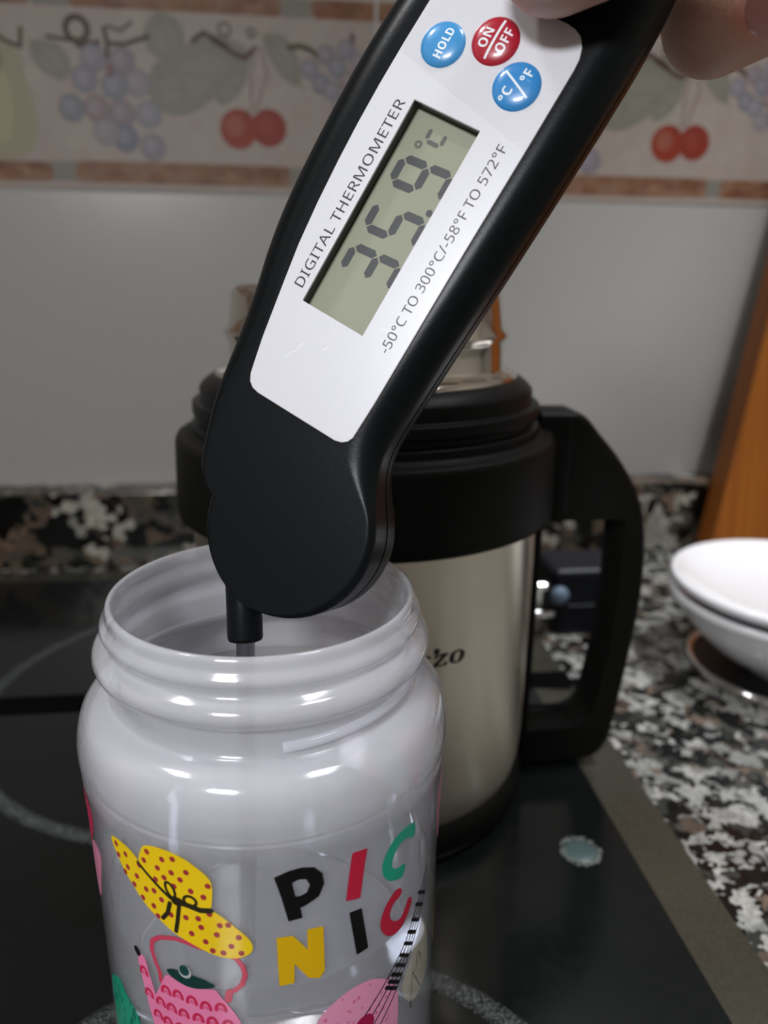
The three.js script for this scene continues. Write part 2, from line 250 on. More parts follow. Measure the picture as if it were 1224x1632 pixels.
// ------------------------------------------------------------ plastic bottle
const BOT = [-.00588, .0002, -.13567];
{
  const t = thing('bottle', 'open translucent plastic bottle printed with a yellow hat, pink kettle and the word picnic', 'bottle', BOT);
  const milky = (tr, r) => new THREE.MeshPhysicalMaterial({ color: lin(.955, .96, .995), transmission: tr, thickness: 0, roughness: r, ior: 1.45, clearcoat: 1, clearcoatRoughness: .06, side: THREE.DoubleSide });
  const neckMat = milky(.70, .12), bodyMat = milky(.825, .12);
  part('neck', lathe([[35, 84], [35.2, 86.5], [35.1, 88.5], [34.7, 90.8], [34, 92.7], [32.9, 94.2], [31.4, 95.1], [29.8, 95.5], [29.1, 95.6], [28.8, 95.9], [28.7, 96.6], [28.6, 100.4], [28.9, 101.2], [30, 101.7], [30.9, 102.6], [31.2, 103.8], [30.9, 105], [30, 105.9], [28.8, 106.4], [28.5, 107], [28.6, 107.7], [29.2, 108.3], [29.5, 109.2], [29.2, 110.1], [28.5, 110.7], [28.3, 111.4], [28.3, 112.4], [28, 113.1], [27.5, 113.3], [27, 113.1], [26.8, 112.4], [26.8, 110.6], [27.2, 109.4], [26.8, 108.2], [26.8, 106.4], [27.6, 105], [27.8, 103.8], [27.6, 102.6], [26.8, 101.2], [26.8, 96.6], [27.4, 95], [28.8, 94.3], [31, 93.6], [32.6, 92.2], [33.4, 90], [33.8, 87], [33.8, 84]], 160), neckMat, t, 'milky threaded neck and shoulder');
  const outer = [[31, 0], [33.5, 1], [34.6, 3.5], [34.6, 8], [34.2, 20], [34, 33], [34.2, 59], [34.5, 75], [34.8, 81], [35, 84]];
  part('bottle_body', lathe([[0, 0], ...outer, [33.8, 84], [33.5, 75], [33.2, 59], [33, 33], [33.2, 20], [33.4, 8], [33.2, 4.5], [32, 2.5], [0, 2.5]], 160), bodyMat, t);
  class Helix extends THREE.Curve { getPoint(s, o = new THREE.Vector3()) { const a = .12 + s * 2.6, r = .0287; return o.set(Math.sin(a) * r, .0976 + .0038 * s, Math.cos(a) * r); } }
  part('thread', new THREE.TubeGeometry(new Helix(), 90, .0009, 10), neckMat, t);

  // the print lies on the outside of the wall. Canvas: 216.8 mm round by 84 mm high, 9.4 px per mm, x = 0 faces the room
  const K = 2048 / 216.8, HP = 84;
  const printTex = canvasTexture(2048, 800, (g, w, h) => {
    const ky = h / HP, X = (x) => w / 2 + x * K, Y = (y) => h - y * ky;
    const path = (pts, curve) => { g.beginPath(); if (curve) { pts.forEach(([x, y], i) => { const [nx, ny] = pts[(i + 1) % pts.length]; const mx = X((x + nx) / 2), my = Y((y + ny) / 2); i ? g.quadraticCurveTo(X(x), Y(y), mx, my) : g.moveTo(mx, my); }); const [a, b] = pts; g.quadraticCurveTo(X(a[0]), Y(a[1]), X((a[0] + b[0]) / 2), Y((a[1] + b[1]) / 2)); } else { pts.forEach(([x, y], i) => (i ? g.lineTo(X(x), Y(y)) : g.moveTo(X(x), Y(y)))); g.closePath(); } };
    const fill = (pts, c, curve = true) => { path(pts, curve); g.fillStyle = c; g.fill(); };
    const sharp = (pts, c, r = .5) => { path(pts, false); g.fillStyle = c; g.fill(); g.strokeStyle = c; g.lineJoin = 'round'; g.lineWidth = r * K; g.stroke(); };
    const line = (pts, wd, c) => { g.strokeStyle = c; g.lineWidth = wd * K; g.lineCap = g.lineJoin = 'round'; g.beginPath(); pts.forEach(([x, y], i) => (i ? g.lineTo(X(x), Y(y)) : g.moveTo(X(x), Y(y)))); g.stroke(); };
    const dot = (x, y, rx, ry, c) => { g.fillStyle = c; g.beginPath(); g.ellipse(X(x), Y(y), rx * K, ry * ky, 0, 0, 7); g.fill(); };
    // kettle
    line([[-19.7, 52.8], [-19.8, 55], [-20.6, 56.9], [-21.2, 59.2], [-20.8, 61.3], [-19.1, 62.8], [-16, 63.9], [-13.7, 63.8], [-11.9, 63.4], [-8, 63], [-5.1, 61.8], [-4.1, 60.1], [-3.8, 58.2], [-4.4, 56.3], [-5.7, 54.9], [-6.8, 54.5], [-6.9, 53]], .9, '#d3445f');
    line([[-6.7, 54.2], [-6.9, 52.8]], 1.3, '#d3445f');
    fill([[-18.4, 55.4], [-15.8, 54.4], [-13.3, 53.9], [-9, 54.9], [-8.5, 53.7], [-7.1, 51.9], [-5.2, 48.8], [-4.3, 45.5], [-4.5, 41.4], [-7, 32], [-13, 27], [-20, 32], [-22.5, 38], [-22.6, 42.8], [-21.7, 48.2], [-20.6, 50.6], [-19.3, 53.3]], '#f487b4');
    fill([[-25.3, 55.6], [-23.8, 56.8], [-22.9, 55.9], [-22.6, 53.8], [-21.5, 50.1], [-20.8, 46.3], [-22, 40], [-23.2, 44.2], [-23.9, 48.2], [-24.7, 52.4]], '#f487b4');
    for (const [x, y] of [[-18.8, 51.6], [-16.3, 51.7], [-13.6, 51.4], [-11, 50.9], [-8.3, 51.1], [-20.3, 48.2], [-17.9, 48], [-15.4, 47.8], [-21.2, 44.8], [-19, 44.4], [-12.6, 47.8], [-10, 47.7], [-7.2, 47.5], [-16.4, 44.2], [-13.8, 44.2], [-11.2, 44.2], [-8.6, 44.2], [-23, 48.7], [-23.8, 53.2], [-18, 40.5], [-15.2, 40.5], [-12.4, 40.5], [-9.6, 40.5]]) {
      g.strokeStyle = '#cf2b57'; g.lineWidth = .62 * K; g.lineCap = 'round'; g.beginPath(); g.ellipse(X(x), Y(y - .8), .85 * K, 1.35 * ky, 0, Math.PI * .98, Math.PI * 2.02); g.stroke(); g.strokeStyle = 'rgba(207,43,87,.55)'; g.lineWidth = .3 * K; g.beginPath(); g.ellipse(X(x), Y(y - .9), .3 * K, .55 * ky, 0, Math.PI, Math.PI * 2); g.stroke();
    }
    fill([[-18.5, 56.3], [-16.5, 57.1], [-13.1, 56.9], [-10.2, 56.3], [-8.6, 55.3], [-10.8, 54.5], [-13.3, 53.9], [-15.8, 54.4], [-17.6, 55.2]], '#123a38');
    dot(-14.5, 57.1, 1.25, 1.35, '#b5b8b8'); dot(-14.6, 57.4, .95, 1.1, '#174644'); fill([[-26.1, 57.2], [-25.1, 57.9], [-24.2, 56.9], [-24.4, 55.7], [-25.3, 55.6]], '#140d10');
    // hat
    fill([[-28.9, 79.4], [-26.7, 79.8], [-23.7, 79.3], [-21.9, 77.9], [-19.5, 74.8], [-17, 72.8], [-14.8, 71.7], [-12.1, 71.3], [-9, 71.8], [-6.9, 70.4], [-4.6, 68.1], [-3, 66.3], [-2.2, 64.7], [-2.4, 63.1], [-4.1, 62], [-6.6, 61.7], [-9.6, 62.4], [-12.6, 63.8], [-15.9, 65], [-18.7, 67], [-21.1, 68.4], [-23.6, 71.1], [-26, 73.5], [-27.7, 76.2]], '#fbd413');
    fill([[-22, 77.6], [-21.1, 80], [-20.2, 81.6], [-17.9, 82.2], [-15.1, 82.1], [-12.5, 81.3], [-10.6, 79.9], [-9.1, 78.6], [-8.2, 77], [-8.4, 74], [-8.8, 71.2], [-12.1, 70.9], [-14.8, 71.4], [-17, 72.4], [-19.5, 74.4]], '#fbd413');
    for (const [x, y] of [[-19.6, 80.4], [-20.5, 78.3], [-16.7, 79.9], [-14.7, 80.6], [-17.8, 77.8], [-15.2, 77.7], [-12.5, 78.5], [-16.7, 76.2], [-18.5, 75.2], [-13.7, 76.7], [-21.8, 76.7], [-9, 76.4], [-12, 74.8], [-9.9, 74], [-15, 75], [-24.9, 77.4], [-24.8, 74.8], [-22.7, 74], [-20.8, 72.2], [-19.1, 72.6], [-17.7, 71.3], [-19.5, 69.3], [-27.2, 78.4], [-27, 76.2], [-25.7, 73.4], [-23.6, 71.9], [-21.8, 70], [-18.8, 67.5], [-16.1, 68.8], [-13.3, 69.1], [-11.1, 69.4], [-10.7, 67.7], [-12.5, 66], [-9.1, 70.7], [-7.5, 68.6], [-6.1, 68.8], [-8.1, 66.6], [-10.1, 64.8], [-4.5, 66.3], [-5.8, 64.4], [-9, 63.1], [-7.2, 62.9], [-4.2, 63]]) dot(x, y, .5, .55, '#a8323a');
    line([[-22, 77.2], [-19.8, 75.3], [-17.8, 73.7], [-15.9, 72.3], [-14.8, 72]], .6, '#2a2413'); line([[-14.8, 72], [-12.6, 71.7], [-10.6, 71.2], [-8.9, 71.4]], 1.05, '#2a2413'); dot(-14.6, 72, 1.2, .9, '#2a2413');
    g.strokeStyle = '#2a2413'; g.lineWidth = .5 * K; g.beginPath(); g.ellipse(X(-15.8), Y(74), .75 * K, 1.5 * ky, -.35, 0, 7); g.stroke(); g.beginPath(); g.ellipse(X(-12.3), Y(72.7), 1.1 * K, .95 * ky, .3, 0, 7); g.stroke();
    line([[-16.1, 71.2], [-16.7, 69], [-17.8, 67.5]], .8, '#2a2413'); line([[-14.4, 71], [-14.9, 68], [-15.4, 65.6]], .75, '#2a2413');
    // letters
    const ink = '#0d0b0c', red = '#c31f3d', green = '#1fa383', yel = '#e2b40c';
    g.fillStyle = ink; path([[1.5, 78.2], [3.7, 79.1], [5.8, 79.4], [7.9, 78.9], [9.3, 77.2], [9.6, 75], [8.7, 72.7], [6.7, 71.6], [5.6, 71.2], [5.9, 69.1], [3.6, 68.9], [2.6, 73.8]], false);
    { const pts = [[4.3, 76.6], [5.4, 77.1], [6.6, 76.8], [7.2, 75.5], [6.7, 74.1], [5.5, 73.6], [4.8, 73.8]]; pts.forEach(([x, y], i) => (i ? g.lineTo(X(x), Y(y)) : g.moveTo(X(x), Y(y)))); g.closePath(); g.fill('evenodd'); }
    sharp([[1.8, 65.6], [4.2, 65.5], [4.8, 64.6], [6.9, 61.4], [6.9, 66.2], [9.2, 66], [9.4, 56.6], [8.6, 55.5], [6.9, 56.2], [4.7, 59.7], [4.2, 60], [4.1, 55.8], [2, 55.7]], yel);
    sharp([[14.7, 79], [17.1, 78.7], [16, 69.3], [13.7, 69.9]], red); sharp([[14.4, 66.7], [16.3, 66.5], [17.8, 57.4], [15.9, 57.2]], ink);
    fill([[27.4, 78.2], [29.6, 77], [29.4, 73.6], [27.1, 75.5], [25, 75.4], [23.4, 73.8], [22.9, 71.9], [23.8, 70.6], [25.5, 70.2], [27, 70.2], [26.3, 67.4], [24.5, 67.8], [22.2, 69.1], [20.8, 71.3], [20.7, 73.5], [21.8, 75.8], [23.6, 77.7]], green);
    fill([[25.1, 66], [26.4, 64.3], [25.5, 63.4], [23.9, 63.3], [23, 61.7], [23, 60.3], [24.4, 58.6], [26.2, 58.2], [27.3, 59.6], [28.4, 61.6], [29.8, 59.8], [28.6, 57.7], [26.6, 56], [24.5, 55.6], [22.5, 56.6], [21, 58.8], [20.6, 60.8], [21.4, 63.3], [22.9, 65.2]], red);
    // guitar
    fill([[7.9, 45.4], [9.8, 47.6], [12.7, 49.4], [15.9, 50.2], [20.1, 49.2], [25.4, 44], [26.3, 38], [26, 30], [18, 25], [9, 30], [6.5, 40]], '#f09ec0');
    for (let i = 0; i < 60; i++) { const x = 9 + rnd() * 16, y = 32 + rnd() * 16.5; dot(x, y, .2 + rnd() * .2, .2 + rnd() * .25, 'rgba(205,80,125,.6)'); }
    for (const f of [0, .33, .66, 1]) line([[35.5, 63.2], [28, 51.5], [22, 45.9], [17.1, 41.4], [14, 37]].map(([x, y], i) => { const q = [[36.9, 59.6], [31.2, 50], [25.2, 41.7], [21.6, 37.3], [18, 33]][i]; return [x + (q[0] - x) * f, y + (q[1] - y) * f]; }), .28, '#12090d');
    for (const [x, y] of [[33.4, 58.6], [32.5, 56.5], [31.2, 54], [30, 52.1], [28.9, 50.3], [27.6, 48.6], [26.5, 47.1], [25.4, 45.8], [24.6, 44.7], [23.9, 43.8]]) line([[x - 1.3, y + .9], [x + 1.3, y - 1.3]], .75, '#120a0d');
    dot(17.5, 39.5, 2.2, 2.4, '#a8174a');
    line([[30.6, 32.6], [30.7, 39.6], [30.9, 41.3], [34.6, 34.4]], .28, '#17120f'); line([[30.9, 41], [32.8, 40.8], [32.2, 43.5], [33.1, 44.6], [34.1, 42.7], [33.9, 41.3]], .28, '#17120f');
    fill([[31.6, 48.7], [34.4, 51.8], [37.3, 46], [39.4, 34], [31, 33], [27.4, 38.4], [27.1, 41.9]], 'rgba(226,220,190,.45)');
    // leaves at the left
    fill([[-32.8, 45.2], [-31.4, 43], [-29, 42], [-27.2, 40.6], [-26.2, 38], [-26.9, 31], [-37.4, 24], [-40, 40]], '#1fa07c'); for (let i = 0; i < 26; i++) { const x = -38 + rnd() * 11, y = 31 + rnd() * 10; line([[x, y], [x + .3, y + 1.6]], .3, 'rgba(12,82,66,.8)'); }
    // prints round the back, seen through the wall
    fill([[101, 43], [88.2, 48.5], [82.9, 35.7], [88.5, 30.5], [97, 31]], 'rgba(214,170,148,.75)'); dot(90, 36, 5, 4, 'rgba(224,120,150,.55)');
    fill([[-58, 76], [-72, 66], [-70, 54], [-60.5, 56], [-54, 64]], 'rgba(228,140,165,.85)'); fill([[70, 70], [65, 70], [64.5, 58], [67.5, 55]], '#d2485e'); fill([[76, 67], [59, 82], [56, 76], [72.8, 62]], 'rgba(232,150,172,.9)');
    dot(83, 51.5, 3, 4, 'rgba(205,60,90,.85)'); dot(75.5, 58, 4, 5, 'rgba(70,180,160,.7)'); fill([[-36, 80], [-37.5, 74], [-46, 64], [-48, 76], [-42, 82]], '#d9305c'); fill([[-34, 72], [-36, 66], [-40, 56], [-44, 64], [-40, 72]], 'rgba(238,150,180,.9)');
    fill([[40, 74], [44, 80], [52, 78], [50, 66], [44, 60]], 'rgba(230,150,172,.85)'); fill([[-60, 44], [-75, 46], [-78, 34], [-62, 30]], 'rgba(60,165,140,.8)'); fill([[60, 44], [48, 46], [44, 34], [58, 28]], 'rgba(240,200,70,.8)');
  });
  const pg = new THREE.LatheGeometry(outer.slice(2).map(([r, y]) => new THREE.Vector2(r * .001 + .00012, y * .001)), 160, -Math.PI, Math.PI * 2), uv = pg.attributes.uv, pp = pg.attributes.position;
  for (let i = 0; i < uv.count; i++) uv.setY(i, pp.getY(i) / .084);
  part('print', pg, std(0xffffff, .4, 0, { map: printTex, transparent: true, side: THREE.DoubleSide, clearcoat: .6, clearcoatRoughness: .1 }), t, 'printed hat, kettle, guitar and lettering');
}
{ // what is in the bottle
  const w = part('water', lathe([[0, 2.8], [31.6, 2.8], [32.9, 4.8], [33.1, 8], [32.9, 20], [32.7, 33], [32.85, 53.4], [32.4, 53], [30, 52.8], [0, 52.8]], 128), new THREE.MeshPhysicalMaterial({ color: 0xffffff, transmission: 1, thickness: .06, roughness: .02, ior: 1.33, attenuationColor: lin(.86, .88, .90), attenuationDistance: .06 }), scene);
  w.position.set(...BOT); tag(w, 'water filling the lower half of the printed bottle', 'water');
}

// ------------------------------------------------------------ thermometer: x across (v), y along (u), z out of the face (n), in mm
const TO = new THREE.Vector3(-.00079, .12587, -.13188), TV = new THREE.Vector3(.75717, -.42194, .49865), TU = new THREE.Vector3(.50879, .8597, -.04512), TN = new THREE.Vector3(-.40965, .28788, .86563);
const TQ = new THREE.Quaternion().setFromRotationMatrix(new THREE.Matrix4().makeBasis(TV, TU, TN));
{
  const t = thing('digital_thermometer', 'black folding probe thermometer with silver face reading 35.9, held over the bottle', 'thermometer', TO.toArray());
  t.quaternion.copy(TQ);
  const k = .001;
  const blk = std(lin(.003, .0042, .005), .32, 0, { bumpMap: speckle, bumpScale: .000015, specularIntensity: .36 });
  const lerpT = (tab, u) => { if (u <= tab[0][0]) return tab[0][1]; for (let i = 1; i < tab.length; i++) if (u <= tab[i][0]) { const [a, b] = [tab[i - 1], tab[i]], f = (u - a[0]) / (b[0] - a[0]); return a[1] + (b[1] - a[1]) * f; } return tab[tab.length - 1][1]; };
  const circ = (u, side) => -.9 + side * Math.sqrt(Math.max(0, 16.6 * 16.6 - (u - .2) * (u - .2)));
  const curve = (tab) => new THREE.CatmullRomCurve3(tab.map(([u, v]) => new THREE.Vector3(u, v, 0))).getPoints(110).map((p) => [p.x, p.y]);
  const Lup = curve([[-2.6, -18.6], [-1.6, -20.2], [-.2, -21.6], [1.8, -22.8], [7.5, -25], [14.7, -27.4], [20.3, -28.9], [27, -30.5], [34, -31.9], [40.5, -33.4], [48, -34.6], [55, -35.2], [67.6, -35.6], [79, -35.5], [90, -34.6], [100, -33], [112, -31], [121, -27.5], [126.5, -21], [128.4, -13]]);
  const Rup = curve([[7, 14.2], [9, 13.1], [11, 11.7], [13.2, 10.2], [16, 8.5], [19, 7.3], [22.5, 6.8], [27, 6.8], [39, 7.2], [54, 7.9], [75, 8.6], [90, 8.9], [100, 8.8], [112, 7.6], [121, 4], [126.5, -3], [128.4, -11]]);
  const us = []; for (let u = -16.35; u < -14; u += .25) us.push(u); for (let u = -14; u < 22; u += .55) us.push(u); for (let u = 22; u < 112; u += 1.6) us.push(u); for (let u = 112; u < 128.3; u += .7) us.push(u); us.push(128.4);
  const secs = us.map((u) => {
    const L = u < -2.6 ? circ(u, -1) : lerpT(Lup, u), R = u < 7 ? circ(u, 1) : lerpT(Rup, u), w = R - L, sm = (a, b) => THREE.MathUtils.smoothstep(u, a, b);
    const rl = Math.min(1.6 + 5 * sm(0, 30), w * .32), rr = Math.min(1.6 + 4 * sm(9, 17), w * .3), df = 1.8 + 4.2 * sm(8, 30), T = 14, db = 1.6 + 2.9 * sm(9, 20), seam = .8 - .35 * sm(8, 24), pts = [], ym = -7;
    const arc = (cx, cy, rx, ry, a0, a1, n) => { for (let i = 0; i <= n; i++) { const a = a0 + (a1 - a0) * i / n; pts.push([cx + rx * Math.cos(a), u, cy + ry * Math.sin(a)]); } };
    const q = Math.PI / 2;
    arc(R - rr, -df, rr, df, 0, q, 10); pts.push([R - rr - .35, u, 0], [L + rl + .35, u, 0]); arc(L + rl, -df, rl, df, q, 2 * q, 10);
    // a shallow seam between the two shells
    pts.push([L, u, ym - .5 * seam], [L + seam, u, ym - .5 * seam - .2], [L + seam, u, ym - .9 * seam - .25], [L, u, ym - 1.3 * seam - .3]);
    arc(L + rl * .7, -T + db, rl * .7, db, 2 * q, 3 * q, 7); arc(R - rr * .7, -T + db, rr * .7, db, 3 * q, 4 * q, 7);
    pts.push([R, u, ym - 1.3 * seam - .3], [R - seam, u, ym - .9 * seam - .25], [R - seam, u, ym - .5 * seam - .2], [R, u, ym - .5 * seam]);
    return pts;
  });
  const n = secs[0].length, pos = [], idx = [];
  secs.forEach((s) => s.forEach((p) => pos.push(p[0] * k, p[1] * k, p[2] * k)));
  for (let i = 0; i < secs.length - 1; i++) for (let j = 0; j < n; j++) { const a = i * n + j, b = i * n + (j + 1) % n, c = a + n, d = b + n; idx.push(a, c, b, b, c, d); }
  for (const [row, flip] of [[0, 0], [secs.length - 1, 1]]) { const c = pos.length / 3, s = secs[row], m = s.reduce((q, p) => [q[0] + p[0] / n, q[1] + p[1] / n, q[2] + p[2] / n], [0, 0, 0]); pos.push(m[0] * k, m[1] * k, m[2] * k); for (let j = 0; j < n; j++) { const a = row * n + j, b = row * n + (j + 1) % n; flip ? idx.push(c, b, a) : idx.push(c, a, b); } }
  let bg = new THREE.BufferGeometry(); bg.setAttribute('position', new THREE.BufferAttribute(new Float32Array(pos), 3)); bg.setIndex(idx); bg.computeVertexNormals();
  { // make sure the faces point outwards
    const a = bg.attributes.normal, p = bg.attributes.position; let s = 0; for (let i = 0; i < p.count - 2; i++) s += a.getZ(i) * (p.getZ(i) + .007); if (s < 0) { for (let i = 0; i < idx.length; i += 3) [idx[i], idx[i + 1]] = [idx[i + 1], idx[i]]; bg.setIndex(idx); bg.computeVertexNormals(); }
  }
  const SC = { v0: -19.6, v1: -6.3, u0: 35.9, u1: 74.3 };
  const ev = new Evaluator(); ev.useGroups = false; ev.attributes = ['position', 'normal'];
  const well = new Brush(box((SC.v0 - .1) * k, (SC.v1 + .1) * k, (SC.u0 - .1) * k, (SC.u1 + .1) * k, -2.5 * k, 3 * k)), bb = new Brush(bg); well.updateMatrixWorld(); bb.updateMatrixWorld();
  const body = ev.evaluate(bb, well, SUBTRACTION).geometry;
  part('body', metreUV(creased(body, .7), 30), blk, t);
  // pivot of the probe, seen in the groove between the two shells
  const disc = (z0, z1, r) => { const g = lathe([[0, z0], [r - .3, z0], [r, z0 + .3], [r, z1 - .3], [r - .3, z1], [0, z1]], 96); g.rotateX(Math.PI / 2); g.translate(-.9 * k, .2 * k, 0); return metreUV(creased(g, .9), 30); };
  part('hinge_disc', disc(-8.6, -6.7, 16.35), blk, t);
  // silver face plate
  const PX = 20, pv0 = -30, pu1 = 97, PW = 36, PH = 82;
  const plateTex = canvasTexture(PW * PX, PH * PX, (g, w, h) => {
    g.fillStyle = '#d3d3d8'; g.fillRect(0, 0, w, h);
    for (let i = 0; i < 26000; i++) { g.fillStyle = rnd() < .5 ? 'rgba(255,255,255,.10)' : 'rgba(150,150,160,.10)'; g.fillRect(rnd() * w, rnd() * h, 2, 2); }
    const txt = (s, v, u0, u1, size) => { g.save(); g.translate((v - pv0) * PX, (pu1 - u0) * PX); g.rotate(-Math.PI / 2); g.font = `${size}px sans-serif`; g.fillStyle = '#2d2c33'; const m = g.measureText(s).width; g.scale((u1 - u0) * PX / m, 1); g.fillText(s, 0, 0); g.restore(); };
    txt('DIGITAL THERMOMETER', -20.75, 37.4, 73.4, 52); txt('-50\u00b0C TO 300\u00b0C/-58\u00b0F TO 572\u00b0F', -.55, 35.2, 73.9, 50);
    // scuffs at the lower left
    g.strokeStyle = 'rgba(245,245,250,.9)'; g.lineWidth = 2; for (const [v, u, a] of [[-16.5, 27, .9], [-15.8, 28.4, 1.2], [-17.2, 25.6, 1.1], [-11.4, 30.2, 1], [-3.8, 38.4, .4]]) { g.beginPath(); g.moveTo((v - pv0) * PX, (pu1 - u) * PX); g.lineTo((v - pv0) * PX + 26 * Math.cos(a), (pu1 - u) * PX - 26 * Math.sin(a)); g.stroke(); }
  });
  const outline = [[-24.5, 95.2], [-25.4, 94.4], [-26, 92], [-26.6, 82], [-26.9, 74], [-26.95, 67], [-26.8, 60], [-26.4, 52], [-25.7, 44], [-24.6, 36.6], [-23, 26.5], [-22, 21.8], [-21.6, 20], [-20.9, 18.7], [-19.8, 17.95], [-18.4, 17.7], [-1, 17.95], [.3, 18.3], [1.2, 19], [1.7, 20], [1.95, 27], [2.05, 40], [2.15, 56], [2.4, 74], [2.5, 88.6], [2.35, 90.6], [1.7, 92.4], [.6, 93.7], [-.8, 94.4], [-2.4, 94.7], [-20, 95.3]];
  const shapeOf = (pts) => { const s = new THREE.Shape(); pts.forEach(([x, y], i) => (i ? s.lineTo(x * k, y * k) : s.moveTo(x * k, y * k))); s.closePath(); return s; };
  const ps = shapeOf(outline), hole = new THREE.Path(); [[SC.v0, SC.u0], [SC.v1, SC.u0], [SC.v1, SC.u1], [SC.v0, SC.u1]].forEach(([x, y], i) => (i ? hole.lineTo(x * k, y * k) : hole.moveTo(x * k, y * k))); hole.closePath(); ps.holes.push(hole);
  const plateUV = (g) => { const p = g.attributes.position, u = g.attributes.uv; for (let i = 0; i < p.count; i++) u.setXY(i, (p.getX(i) / k - pv0) / PW, (p.getY(i) / k - (pu1 - PH)) / PH); return g; };
  const pgeo = plateUV(new THREE.ExtrudeGeometry(ps, { depth: .35 * k, bevelEnabled: true, bevelSize: .15 * k, bevelThickness: .12 * k, bevelSegments: 2, bevelOffset: -.15 * k })); pgeo.translate(0, 0, -.02 * k);
  part('face_plate', pgeo, std(0xffffff, .34, .08, { map: plateTex }), t, 'silver face plate with printed lettering');
  // display
  const lcdTex = canvasTexture(268, 772, (g, w, h) => {
    g.fillStyle = '#9a9d86'; g.fillRect(0, 0, w, h);
    const Q = w / (SC.v1 - SC.v0), X = (v) => (v - SC.v0) * Q, Y = (u) => (SC.u1 - u) * Q;
    // a seven-segment figure: top at v = -16.6, foot at v = -6.4, reading upwards along u
    const seg = (a, b, th = 1.5) => { const dx = b[0] - a[0], dy = b[1] - a[1], l = Math.hypot(dx, dy), ux = dx / l, uy = dy / l, gp = .22, px = -uy * th / 2, py = ux * th / 2, pt = (q, f, s) => [X(q[0] + ux * f + px * s), Y(q[1] + uy * f + py * s)]; g.beginPath(); for (const [x, y] of [pt(a, gp, 0), pt(a, gp + th * .45, 1), pt(b, -gp - th * .45, 1), pt(b, -gp, 0), pt(b, -gp - th * .45, -1), pt(a, gp + th * .45, -1)]) g.lineTo(x, y); g.closePath(); g.fill(); };
    g.fillStyle = '#3b3d41';
    const digit = (u, on, top = -17.3, mid = -12.4, bot = -7.7, w_ = 4.5) => { const s = .35, P = { tl: [top, u - s], tr: [top, u + w_ - s], ml: [mid, u], mr: [mid, u + w_], bl: [bot, u + s], br: [bot, u + w_ + s] }; const S = { a: ['tl', 'tr'], b: ['tr', 'mr'], c: ['mr', 'br'], d: ['bl', 'br'], e: ['ml', 'bl'], f: ['tl', 'ml'], g: ['ml', 'mr'] }; for (const c of on) seg(P[S[c][0]], P[S[c][1]]); };
    digit(44.7, 'abgcd'); digit(53, 'afgcd'); digit(61.8, 'abcdfg'); g.beginPath(); g.arc(X(-8.0), Y(59.6), .62 * Q, 0, 7); g.fill();
    g.fillStyle = 'rgba(72,74,74,.8)'; const th = .8; seg([-15.4, 70], [-15.4, 72.4], th); seg([-15.4, 70], [-12.4, 70], th); seg([-12.4, 70], [-12.4, 72.4], th); g.lineWidth = .45 * Q; g.strokeStyle = 'rgba(72,74,74,.7)'; g.beginPath(); g.arc(X(-16.2), Y(68.9), .5 * Q, 0, 7); g.stroke();
  });
  const lg = new THREE.PlaneGeometry((SC.v1 - SC.v0) * k, (SC.u1 - SC.u0) * k); lg.translate((SC.v0 + SC.v1) / 2 * k, (SC.u0 + SC.u1) / 2 * k, -2.3 * k);
  const scr = part('display', lg, std(0xffffff, .45, 0, { map: lcdTex }), t, 'grey-green liquid crystal display');
  const pane = box((SC.v0 + .02) * k, (SC.v1 - .02) * k, (SC.u0 + .02) * k, (SC.u1 - .02) * k, .0 * k, .12 * k);
  part('display_window', pane, new THREE.MeshPhysicalMaterial({ color: 0xffffff, transmission: 1, thickness: 0, roughness: .03, ior: 1.45 }), scr);
  // buttons
  const button = (name, v, u, r, color, draw, label) => {
    const tex = canvasTexture(256, 256, (g, w, h) => { g.fillStyle = color; g.fillRect(0, 0, w, h); g.fillStyle = g.strokeStyle = '#eaf0f4'; draw(g); });
    const g = lathe([[0, 1.05], [r * .3, 1.02], [r * .55, .92], [r * .75, .74], [r * .9, .45], [r * .97, .2], [r, -.1]], 48), p = g.attributes.position, uv = g.attributes.uv; g.rotateX(Math.PI / 2);
    for (let i = 0; i < p.count; i++) uv.setXY(i, p.getY(i) / k / (2.02 * r) + .5, -p.getX(i) / k / (2.02 * r) + .5);
    const m = part(name, g, std(0xffffff, .3, 0, { map: tex, clearcoat: 1, clearcoatRoughness: .04 }), t, label); m.position.set(v * k, u * k, .3 * k); return m;
  };
  const centred = (g, s, x, y, size, a = 0, sx = 1) => { g.save(); g.translate(x, y); g.rotate(a); g.scale(sx, 1); g.font = `bold ${size}px sans-serif`; g.textAlign = 'center'; g.textBaseline = 'middle'; g.fillText(s, 0, 0); g.restore(); };
  button('hold_button', -19.9, 84.1, 4.0, '#3c8fc9', (g) => centred(g, 'HOLD', 128, 140, 66, 0, .95), 'blue dome button marked HOLD');
  button('power_button', -11.8, 87.9, 4.15, '#a9122c', (g) => { centred(g, 'ON', 118, 82, 70); centred(g, 'OFF', 138, 178, 70); g.fillRect(26, 121, 204, 13); }, 'red dome button marked ON and OFF');
  button('unit_button', -4.6, 82.9, 4.15, '#2f86c8', (g) => { centred(g, '\u00b0C', 66, 104, 72); centred(g, '\u00b0F', 186, 156, 72); g.lineWidth = 11; g.beginPath(); g.moveTo(168, 44); g.lineTo(92, 212); g.stroke(); }, 'blue dome button marked with both temperature units');
  // clear film over the buttons
  const fs = shapeOf([[-26.4, 80.4], [-26.3, 94], [-1, 94.2], [2.2, 91], [2.2, 74.3]]);
  const film = plateUV(new THREE.ShapeGeometry(fs)); film.translate(0, 0, .52 * k);
  const fm = wave.clone(); fm.repeat.set(2.2, 5); fm.needsUpdate = true;
